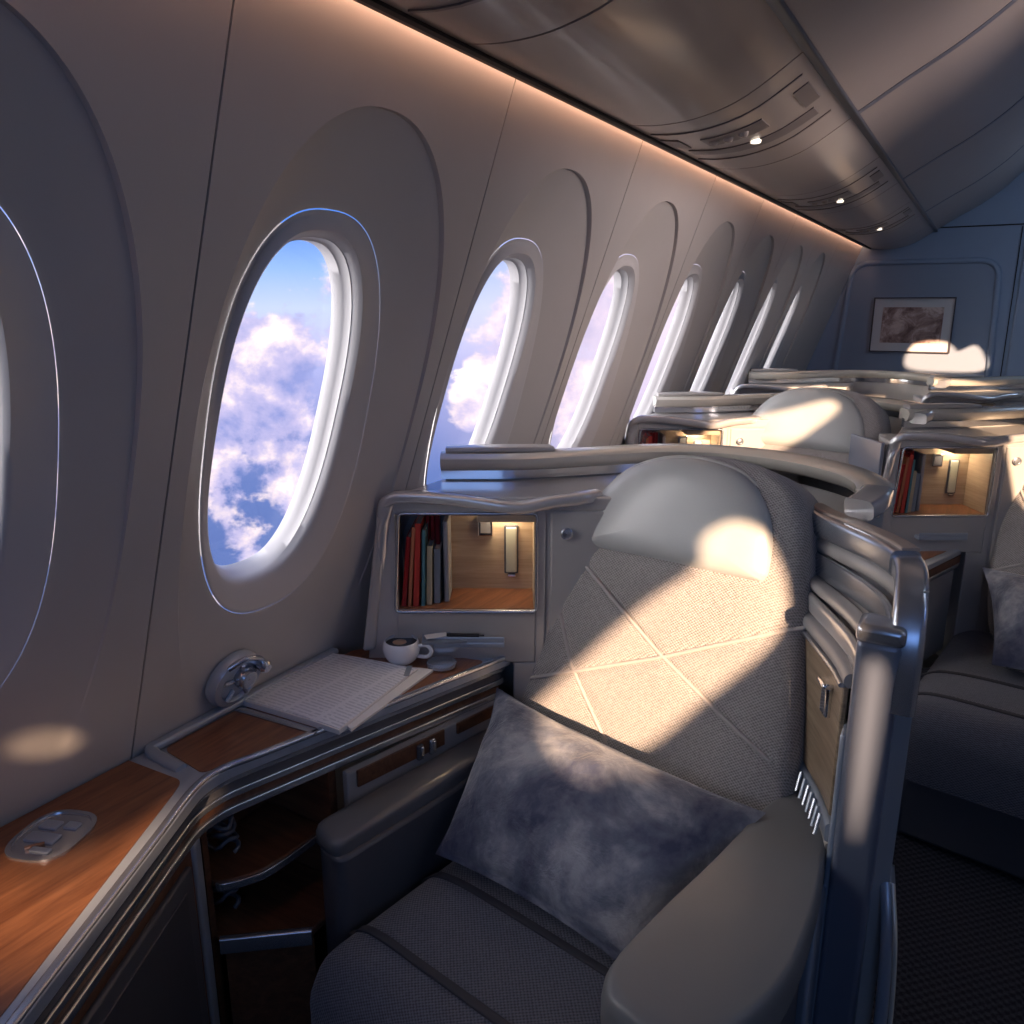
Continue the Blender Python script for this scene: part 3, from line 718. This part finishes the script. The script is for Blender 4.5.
# ============================================================ SHELL behind the seat
sh_=thing('seat_shell','curved pearl grey shell with champagne rail wrapping the nearest seat','seat shell',(-.5,1.9,0),group='curved shells behind the seats')
rp=[(-1.090,1.545),(-1.04,1.575),(-.92,1.65),(-.80,1.775),(-.68,1.90),(-.56,1.955),(-.43,1.955),(-.32,1.915),(-.22,1.835),(-.165,1.745),(-.145,1.66)]
rpath=cr([(x,y,1.150) for x,y in rp],8)
rs=[(-.034,-.016),(-.028,-.022),(.018,-.024),(.028,-.018),(.036,-.004),(.036,.006),(.024,.016),(-.022,.017),(-.034,.010)]
link('top_rail',MB().sweep(rpath,rs),RAIL,sh_,smooth=50)
wpth=cr([(x,y,0) for x,y in [(a+.0,b+.02) for a,b in rp]],8)
def wallalong(path,z0,z1,th,m=None):
    m=m or MB(); return m.sweep([(p[0],p[1],(z0+z1)/2) for p in path],[(-th/2,-(z1-z0)/2),(th/2,-(z1-z0)/2),(th/2,(z1-z0)/2),(-th/2,(z1-z0)/2)])
link('shell_wall',wallalong(wpth,.20,1.135,.03),SHELL,sh_,smooth=50)
link('shadow_gap',wallalong([p for p in cr([(x,y,0) for x,y in rp],8)],1.104,1.134,.020),CHROME,sh_,smooth=50)
e=rpath[-1]
link('rail_end',MB().sweep(cr([e,e+Vector((-.004,-.05,-.004)),e+Vector((-.02,-.09,-.012))],6),rsec(.060,.038,.012,4)),SHELL2,sh_,smooth=50)
link('rail_upper_cap',MB().sweep(cr([(-1.085,1.56,1.172),(-1.0,1.61,1.174),(-.93,1.66,1.174),(-.88,1.71,1.170)],6),rsec(.05,.014,.006,4)),SHELL,sh_,smooth=50)

# ============================================================ WING DIVIDER with post
wg=thing('privacy_divider','curved grey divider with wood door and tall steel post right of the nearest seat','divider',(-.12,1.3,0))
capP=cr([(-.262,1.665,0),(-.225,1.610,0),(-.174,1.555,0),(-.098,1.466,0),(-.058,1.384,0),(-.048,1.29,0)],8)
dorP=cr([(-.285,1.640,0),(-.257,1.590,0),(-.222,1.515,0),(-.175,1.425,0),(-.138,1.350,0),(-.112,1.28,0)],8)
def pz_(z):
    f=max(0,min(1,(z-.93)/(1.075-.93))); f=f*f*(3-2*f)
    return [d.lerp(c,f)+Vector((0,0,z)) for c,d in zip(capP,dorP)]
def side(z,w_,h,mt,nm,sl=slice(None),off=0,r=.45):
    P=[p-Vector((off,off*.6,0)) for p in pz_(z)[sl]]
    return link(nm,MB().sweep(P,rsec(w_,h,min(w_,h)*r,4)),mt,wg,smooth=60)
# core wall lofted between door line and cap line
m=MB(); rows=[]
for z in(.02,.5,.93,.97,1.01,1.05,1.085): rows.append([p+Vector((.014,.009,0)) for p in pz_(z)])
out=[[p+Vector((.030,.018,0)) for p in (pz_(1.085) if z>.6 else pz_(1.085))] for z in(0,)]
inner=rows; n=len(rows[0])
ro=[[Vector((q.x+.022,q.y+.012,z)) for q in pz_(1.085)] for z in(1.085,.5,.02)]
allr=rows+ro; m.loft(allr,False); 
N_=len(allr); m.f.append([r*n for r in range(N_)]); m.f.append([r*n+n-1 for r in range(N_-1,-1,-1)]); 
link('divider_wall',m,SHELL,wg,smooth=45)
side(1.090,.050,.046,STEEL,'cap',slice(0,30),r=.25)
side(1.115,.030,.006,mat('cap_tan',(.42,.33,.27),.4),'cap_strip',slice(0,30),off=-.006)
side(1.050,.030,.030,SHELL,'band')
side(1.015,.014,.046,STEEL,'band')
side(.985,.032,.020,SHELL,'band')
side(.955,.018,.036,SHELL2,'band')
side(.925,.034,.026,GREYP,'band')
def facepanel(z0,z1,off,th,mt,name,sl):
    P=[p-Vector((off,off*.6,0)) for p in pz_(.9)[sl]]
    return link(name,wallalong(P,z0,z1,th),mt,wg,smooth=50,bevel=.003)
dd=facepanel(.665,.905,.006,.010,DWOOD,'door',slice(9,38))
q=pz_(.9)[30]
hd=link('door_latch',MB().box((q.x-.014,q.y-.006,.845),(.014,.032,.058),.45),CHROME,dd,bevel=.005,seg=3)
link('latch_cap',MB().box((q.x-.018,q.y-.008,.876),(.022,.040,.010),.45),CHROME,hd,bevel=.004,seg=3)
facepanel(.55,.915,.008,.012,WOOD,'edge_strip',slice(7,10))
side(.908,.012,.008,STEEL,'trim_bead',slice(9,38),off=.012)
side(.645,.016,.036,COUNT,'lower_band',slice(7,40),off=.010)
side(.600,.016,.050,SHELL,'lower_band',slice(7,40),off=.008)
for k in range(8):
    p=pz_(.65)[22+k*2]-Vector((.022,.014,0))
    link('lattice_rod',MB().tube([(p.x,p.y+.006,.662),(p.x-.004,p.y-.010,.630)],.0035,8),STEEL if k%2 else COUNT,wg)
PY=1.275
link('post',MB().box((-.082,PY,.505),(.064,.060,1.01)),POSTM,wg,bevel=.010,seg=4)
link('post_cap',MB().box((-.081,PY-.002,1.022),(.070,.068,.030)),STEEL,wg,bevel=.010,seg=4)
link('post_edge',MB().box((-.118,PY+.012,.42),(.010,.060,.84)),COUNT,wg,bevel=.004,seg=3)
link('armrest_bracket',MB().prism([(-.150,PY-.04),(-.124,PY-.06),(-.114,PY),(-.150,PY+.03)],.02,.56),COUNT,wg,bevel=.008,seg=3)
link('bracket_screw',lathe_dir([(.010,0),(.010,.003),(.0002,.004)],(-.137,PY-.052,.52),(-.6,-1,0),16),CEILD,wg)
fr_=cr([(-.070,1.43,1.088),(-.056,1.36,1.088),(-.050,1.31,1.068),(-.047,1.280,1.03),(-.046,1.268,.98),(-.047,1.266,.90)],7)
link('corner_tube',MB().sweep(fr_,rsec(.038,.048,.010,4),up=(1,.1,.05)),STEEL,wg,smooth=60)
link('corner_trim',MB().tube([p+Vector((.010,0,0)) for p in fr_],.003,8),RAIL,wg,smooth=60)
link('outer_pocket',MB().sweep(cr([(-.035,PY+.06,.58),(-.020,PY+.02,.50),(-.012,PY,.36),(-.012,PY,.2),(-.016,PY,.03)],7),rsec(.020,.05,.008,3),up=(0,1,0)),COUNT,wg,smooth=60)
link('pocket_trim',MB().tube(cr([(-.022,PY+.03,.57),(-.006,PY-.01,.49),(.003,PY-.028,.36),(.003,PY-.028,.2),(-.001,PY-.028,.03)],7),.004,8),RAIL,wg,smooth=60)

# ============================================================ SEAT (local frame: x right, -y towards the sitter's knees)
# origin: foot of the point SO on the floor
SEATBASE=(-.5,1.42,0)
seat=thing('passenger_seat','nearest woven grey seat with leather headrest and wide armrest','seat',SEATBASE,sa,group='woven grey passenger seats')
tb=math.tan(srec)
BF=(Vector((0,0,.5)),Vector((1,0,0)),Vector((0,math.sin(srec),math.cos(srec))),Vector((0,-math.cos(srec),math.sin(srec))))
bo=[(-.27,-.10),(.0,-.11),(.24,-.10),(.285,-.03),(.292,.10),(.283,.25),(.262,.40),(.240,.52),(.222,.62),(.19,.685),(.12,.722),(.02,.735),(-.07,.728),(-.15,.705),(-.22,.655),(-.272,.58),(-.318,.48),(-.352,.38),(-.368,.27),(-.366,.14),(-.345,.0),(-.315,-.07)]
bo=cr2(bo,8,True)
gro=[(-.30,.495,-.013,.314),(-.013,.314,.25,.175),(-.362,.149,-.013,.300),(-.013,.300,.27,.440),(-.325,.43,-.211,.228),(-.211,.228,.0,.0)]
def bext(a,b,s): return -.006*math.exp(-((b-.497)/.012)**2)+ .006*noise.noise(Vector((a*6,b*6,2)))
link('backrest',pad(MB(),bo,.055,BF,wall=.11,rings=44,p=5,grooves=gro,gw=.007,gd=.008,extra=bext),FAB,seat,world=False,smooth=70)
def onback(a,b,h): return BF[0]+BF[1]*a+BF[2]*b+BF[3]*h
for g_ in gro:
    pts=[]
    for i in range(13):
        f=i/12; a=g_[0]+(g_[2]-g_[0])*f; b=g_[1]+(g_[3]-g_[1])*f
        ca=sum(q[0] for q in bo)/len(bo); cb=sum(q[1] for q in bo)/len(bo)
        # height of the pad at this spot: radial fraction
        ang=math.atan2(b-cb,a-ca); best=min(bo,key=lambda q:abs((math.atan2(q[1]-cb,q[0]-ca)-ang+PI)%(2*PI)-PI))
        s=min(.985,math.hypot(a-ca,b-cb)/max(1e-6,math.hypot(best[0]-ca,best[1]-cb)))
        h=.055*(1-s**5)**(1/2.2)
        pts.append(onback(a,b,h-.0045))
    link('piping',MB().tube(pts,.0048,7),SEAM,seat,world=False,smooth=70)
# headrest: D shaped leather pad
ho=[(-.262,.500),(-.25,.494),(.0,.496),(.15,.497),(.178,.505),(.183,.53),(.172,.60),(.14,.66),(.08,.705),(-.01,.722),(-.10,.712),(-.18,.675),(-.235,.61),(-.268,.53)]
ho=cr2(ho,8,True)
HF=(onback(0,0,.030),BF[1],BF[2],BF[3])
link('headrest',pad(MB(),ho,.040,HF,wall=.03,rings=34,p=5),LEATH,seat,world=False,smooth=70)
hb=[HF[0]+HF[1]*a+HF[2]*b+HF[3]*.002 for a,b in ho]; hb.append(hb[0])
link('headrest_piping',MB().tube(hb,.0045,7,False),mat('piping_light',(.42,.42,.40),.4),seat,world=False,smooth=70)
# seat cushion
CF=(Vector((0,0,.375)),Vector((1,0,0)),Vector((0,-1,0)),Vector((0,0,1)))
co=roundpoly([(-.275,-.12),(.29,-.12),(.285,.69),(-.27,.69)],[.03,.03,.07,.07],7)
co2=[]
for i in range(len(co)):
    a,b=co[i],co[(i+1)%len(co)]; k=max(1,int(math.hypot(a[0]-b[0],a[1]-b[1])/.02))
    for j in range(k): co2.append((a[0]+(b[0]-a[0])*j/k,a[1]+(b[1]-a[1])*j/k))
cg=[]
def cext(a,b,s): 
    return -.05*max(0,(b-.60)/.1)**2+ (.004*noise.noise(Vector((a*5,b*5,0))))
link('seat_cushion',pad(MB(),co2,.058,CF,wall=.17,rings=44,p=6,grooves=cg,gw=.0045,gd=.007,extra=cext),FABD,seat,world=False,smooth=70)
for fy in(.372,.557):
    pts=[]; ca=sum(q[0] for q in co2)/len(co2); cb=sum(q[1] for q in co2)/len(co2)
    for i in range(41):
        a=-.281+.568*i/40; ang=math.atan2(fy-cb,a-ca); best=min(co2,key=lambda q:abs((math.atan2(q[1]-cb,q[0]-ca)-ang+PI)%(2*PI)-PI))
        sc=min(.997,math.hypot(a-ca,fy-cb)/math.hypot(best[0]-ca,best[1]-cb)); h=.058*(1-sc**6)**(1/2.2)
        pts.append((a,-fy,.375+h+.001+.004*noise.noise(Vector((a*5,fy*5,0)))))
    link('seam_band',MB().sweep(pts,rsec(.016,.006,.002,3)),mat('seam_dark',(.035,.037,.048),.7),seat,world=False,smooth=60)
link('seat_base',MB().box((.0,-.28,.11),(.50,.72,.21)),DGREY,seat,world=False,bevel=.015,seg=3)
# wide right armrest (tongue shape)
def warm(poly,zt_,th,name,mt,parent=seat):
    m=MB(); ca=sum(p[0] for p in poly)/len(poly); cb=sum(p[1] for p in poly)/len(poly); rings=[]
    for s,z in((.90,-th),(.97,-th*.93),(1.0,-th*.75),(1.0,-th*.28),(.985,-th*.10),(.955,-.002),(.90,.0),(.5,.003),(.02,.004)):
        rings.append([(ca+(x-ca)*s,cb+(y-cb)*s,zt_+z) for x,y in poly])
    m.loft(rings,True,True,True); return link(name,m,mt,parent,world=False,smooth=60)
def loc2(x,y): # world -> seat local
    dx,dy=x-SEATBASE[0],y-SEATBASE[1]; return (dx*math.cos(-sa)-dy*math.sin(-sa),dx*math.sin(-sa)+dy*math.cos(-sa))
arp=[loc2(*p) for p in [(-.345,.845),(-.300,.800),(-.215,.80),(-.150,.88),(-.118,1.02),(-.122,1.25),(-.150,1.42),(-.20,1.44),(-.24,1.36),(-.285,1.15),(-.325,.98)]]
warm(cr2(arp,6,True),.62,.085,'armrest',ARMM)
arb=[loc2(*p) for p in [(-.285,.90),(-.15,.90),(-.135,1.40),(-.225,1.40)]]
link('armrest_base',MB().prism(arb,.02,.56),DGREY,seat,world=False,bevel=.01)
# left arm box
lb=[loc2(*p) for p in [(-.980,.940),(-.897,.915),(-.858,1.12),(-.822,1.34),(-.835,1.47),(-.875,1.45)]]
lbr=roundpoly(lb,[.03,.03,.02,.04,.03,.02],5)
warm(lbr,.565,.04,'armrest',mat('arm_box_top',(.13,.13,.135),.4,0,.2))
link('arm_side',MB().prism([(x*.97+.02*0,y) for x,y in lbr],.02,.535),DGREY,seat,world=False,bevel=.008)

# ------------------------------------------------ pillow
def make_pillow(name,corners,T,mtl,seed=0,n=34):
    A,B,C,D=[Vector(c) for c in corners]   # TL,TR,BR,BL on a plane
    N=((B-A).cross(D-A)).normalized()
    if N.y>0: N=-N
    m=MB(); rows=[]
    def P(u,v,side):
        # pinched edges: sides curve inwards between the corners
        cu=u*2-1; cv=v*2-1
        u2=.5+cu*.5*(1-.07*(1-cv*cv)); v2=.5+cv*.5*(1-.09*(1-cu*cu))
        p=(A*(1-u2)+B*u2)*(1-v2)+(D*(1-u2)+C*u2)*v2
        e=max(0,(1-abs(cu)**2.3))*max(0,(1-abs(cv)**2.3))
        h=T*e**.55
        w_=noise.noise(Vector((u*4+seed,v*3,side)))*.012+noise.noise(Vector((u*10+seed,v*8,side*3)))*.006
        h+=w_*min(1,e*4)
        return p+N*(h*side)
    for side in(1,-1):
        vs=[P(i/n,j/n,side) for j in range(n+1) for i in range(n+1)]
        fs=[(j*(n+1)+i,j*(n+1)+i+1,(j+1)*(n+1)+i+1,(j+1)*(n+1)+i) for j in range(n) for i in range(n)]
        m.add(vs,fs)
    return m
def seatw(a,b,h): # world point on the back frame
    Nw=Vector((-.174*math.cos(srec),-.985*math.cos(srec),math.sin(srec))); return sb(a,b)+Nw*h
PBR,PBL=(-.345,1.025,.445),(-.815,1.105,.455)
PC=[seatw(-.365,.135,.10),seatw(.285,.105,.11),Vector(PBR),Vector(PBL)]
pm=make_pillow('pillow',PC,.098,VELV,1.3)
pl=link('pillow',pm,VELV,smooth=70); rebase(pl,(-.55,1.25,.44))
# weld seam edge
wd=pl.modifiers.new('w','WELD'); wd.merge_threshold=.0008
tag(pl,'crushed velvet pillow in mottled blue grey, leaning on the nearest seat','pillow','velvet pillows on the seats')

# ------------------------------------------------ books in the cubby
def book(name,a,d,w_,h,dep_,lean,mtl,label,cat='book',grp='books in the nearest cubby',page=True,rot=0):
    """upright book: spine towards the viewer, leaning in the face plane"""
    q=U(a,d,CB+.002); t=thing(name,label,cat,q,PI/6+rot,grp)
    def B3(m,x0,x1,y0,y1,z0,z1):
        vs=[]
        for z in(z0,z1):
            for x,y in((x0,y0),(x1,y0),(x1,y1),(x0,y1)): vs.append((x*math.cos(lean)+z*math.sin(lean),y,max(0,-x*math.sin(lean)+z*math.cos(lean))))
        return m.add(vs,[(3,2,1,0),(4,5,6,7),(0,1,5,4),(1,2,6,5),(2,3,7,6),(3,0,4,7)])
    c=.0016; m=MB(); B3(m,-w_/2,-w_/2+c,0,dep_,0,h); B3(m,w_/2-c,w_/2,0,dep_,0,h); B3(m,-w_/2,w_/2,0,c*1.4,0,h)
    link('cover',m,mtl,t,world=False,smooth=0)
    link('pages',B3(MB(),-w_/2+c,w_/2-c,c*1.4,dep_-.004,.003,h-.003),PAPER,t,world=False,smooth=0)
    return t
books=[book('book',.030,.020,.011,.165,.08,.10,RED,'tall red book leaning at the left end of the nearest cubby'),
 book('book',.043,.018,.010,.188,.08,.08,ORANGE,'slim orange book, second from left in the nearest cubby'),
 book('book',.058,.018,.015,.196,.085,.05,RED2,'thick crimson book, tallest on the left of the nearest cubby'),
 book('book',.074,.022,.008,.180,.085,.03,TEAL,'thin teal book beside the crimson one in the nearest cubby'),
 book('book',.087,.030,.012,.140,.080,.03,CREAM,'cream patterned book below the red ones in the nearest cubby'),
 book('book',.104,.040,.016,.130,.075,.02,MAGG,'wide grey magazine at the right end of the book row','magazine')]
for i,(a,lbl) in enumerate(((.082,'leftmost of the small red books hung high in the nearest cubby'),(.093,'middle of the small red books high in the nearest cubby'),(.104,'rightmost of the small red books high in the nearest cubby'))):
    t=book('small_book',a,.088,.0098,.198,.035,0,RED,lbl); books.append(t)
# papers and pen in the tray
q=U(.155,-.034,.773)
o=link('folded_newspaper',MB().box((0,0,.004),(.10,.045,.007),PI/6+.1).box((-.02,.0,.010),(.06,.03,.004),PI/6+.5),MAGG,smooth=0,bevel=.001); o.location=(-.972,1.375,.7735)
tag(o,'folded grey newspaper lying in the tray under the nearest cubby','newspaper')
o=link('white_card',MB().box((0,0,.001),(.05,.022,.002),PI/6+.35),PAPER,smooth=0); o.location=(-.985,1.362,.786); tag(o,'small white card lying on the folded newspaper','card')
o=link('ballpoint_pen',MB().tube([(-.035,-.018,.004),(.03,.016,.004)],.004,10).tube([(.03,.016,.004),(.040,.021,.004)],.002,8),DARK,smooth=60); o.location=(-.930,1.392,.785); tag(o,'black pen lying on the tray beside the newspaper','pen')

# ============================================================ REPEATS
RowC=(.88,1.50,0); RowL=(0,1.45,0); RowL2=(0,2.90,0); RowC2=(.88,2.95,0)
rest=[('storage_unit',un,RowL,'storage unit with red books behind the nearest shell rail, by the windows'),
 ('',un,RowC,'storage unit with lit wood cubby and silver tray, left of the right-hand seat'),
 ('',un,RowL2,'farthest storage unit along the window side'),
 ('',un,RowC2,'farthest storage unit in the centre, below the framed picture')]
for _,src,dl,lb in rest: dup(src,dl,lb)
for dl,lb in((RowL,'shell with pale sunlit rail in the second row by the windows'),(RowC,'shell behind the right-hand seat, its rail running off the right edge'),(RowL2,'farthest pale shell rail on the window side'),(RowC2,'farthest shell rail in front of the end wall picture')): dup(sh_,dl,lb)
seats=[]
for dl,lb in(((-.02,1.47,.02),'second row seat by the windows, only its sunlit headrest showing'),(RowC,'slate and grey seat at the right edge with sunlit backrest')):
    seats.append(dup(seat,dl,lb))
for c in kids(seats[0]):
    if c.name.split('.')[0] in('armrest_base','arm_side','armrest'): bpy.data.objects.remove(c)
seats[1].location=Vector(SEATBASE)+Vector((.96,1.46,.01))
for c in kids(seats[1]):
    n_=c.name.split('.')[0]
    if n_=='arm_side' or (n_=='armrest' and c.data.vertices[0].co.x<0): bpy.data.objects.remove(c)
    elif n_ in('seat_cushion','seat_base','seam_band'): c.scale.x=1.32; c.location.x=-.085
pd=dup(pl,(.95,1.50,.02),'velvet pillow with pale corner at the right edge, on the right-hand seat'); 
bl=['tall red book','slim orange book','thick crimson book','thin teal book','cream patterned book','wide grey magazine','left small red book','middle small red book','right small red book']
for i,b_ in enumerate(books):
    dup(b_,RowC,bl[i]+' in the cubby left of the right-hand seat','books in the centre cubby')
    if i in(0,1,2,6,7,8): dup(b_,RowL,bl[i]+' in the cubby behind the nearest shell rail','books in the second row cubby')
# console of the centre suite
cc=thing('side_console','grey console with dark wood top left of the right-hand seat, behind the steel post','console',(-1.0+.88,1.2+1.5,0))
def cs(poly): return [(x+.88,y+1.5) for x,y in poly]
ctop=cs([(-1.20,1.06),(-1.03,.98),(-.862,1.47),(-.862,1.485),(-1.12,1.31),(-1.20,1.28)])
link('worktop',MB().prism(roundpoly(ctop,[.01,.05,.03,0,0,0],5),.698,.72),COUNT,cc,bevel=.005,seg=3)
link('wood_inlay',MB().prism(cs([(-1.17,1.10),(-1.05,1.04),(-.905,1.41),(-1.10,1.29),(-1.17,1.27)]),.718,.7215),WOOD,cc)
link('moulding',MB().prism(offs([(x,y) for x,y in ctop],.0),.672,.698),DKWOOD,cc)
link('lower_lip',MB().prism([(x-.0,y) for x,y in ctop],.655,.672),STEEL,cc,bevel=.004)
link('front_panel',MB().prism(cs([(-1.05,1.0),(-1.035,1.0),(-.875,1.46),(-.895,1.46)]),.36,.655),GREYP,cc,bevel=.004)
link('latch',MB().box((-.955+.88,1.25+1.5,.60),(.012,.018,.034),-.3),CHROME,cc,bevel=.003)
# side panel of the centre suite
o=link('suite_partition',MB().box((0,0,.54),(.012,.20,1.08),.62),POSTM,smooth=0,bevel=.004); o.location=(-.300,2.885,0)
tag(o,'narrow blue grey panel at the left flank of the centre suite','panel')
# ------------------------------------------------ picture on the end wall
pic=thing('framed_picture','small sepia picture in a thin dark frame on the end wall','picture',(-.447,YB-.002,1.207))
def fbox(x0,x1,z0,z1,y0,y1): return MB().box(((x0+x1)/2,(y0+y1)/2,(z0+z1)/2),(x1-x0,y1-y0,z1-z0))
m=MB()
for a in((-.697,-.197,1.205,1.213),(-.697,-.197,1.562,1.570),(-.697,-.689,1.213,1.562),(-.205,-.197,1.213,1.562)):
    m.box(((a[0]+a[1])/2,YB-.014,(a[2]+a[3])/2),(a[1]-a[0],.02,a[3]-a[2]))
link('frame',m,FRAMEM,pic,smooth=0)
link('mount',fbox(-.69,-.204,1.212,1.563,YB-.012,YB-.005),MATB,pic,smooth=0)
link('print',fbox(-.635,-.262,1.268,1.505,YB-.014,YB-.011),ART,pic,smooth=0)
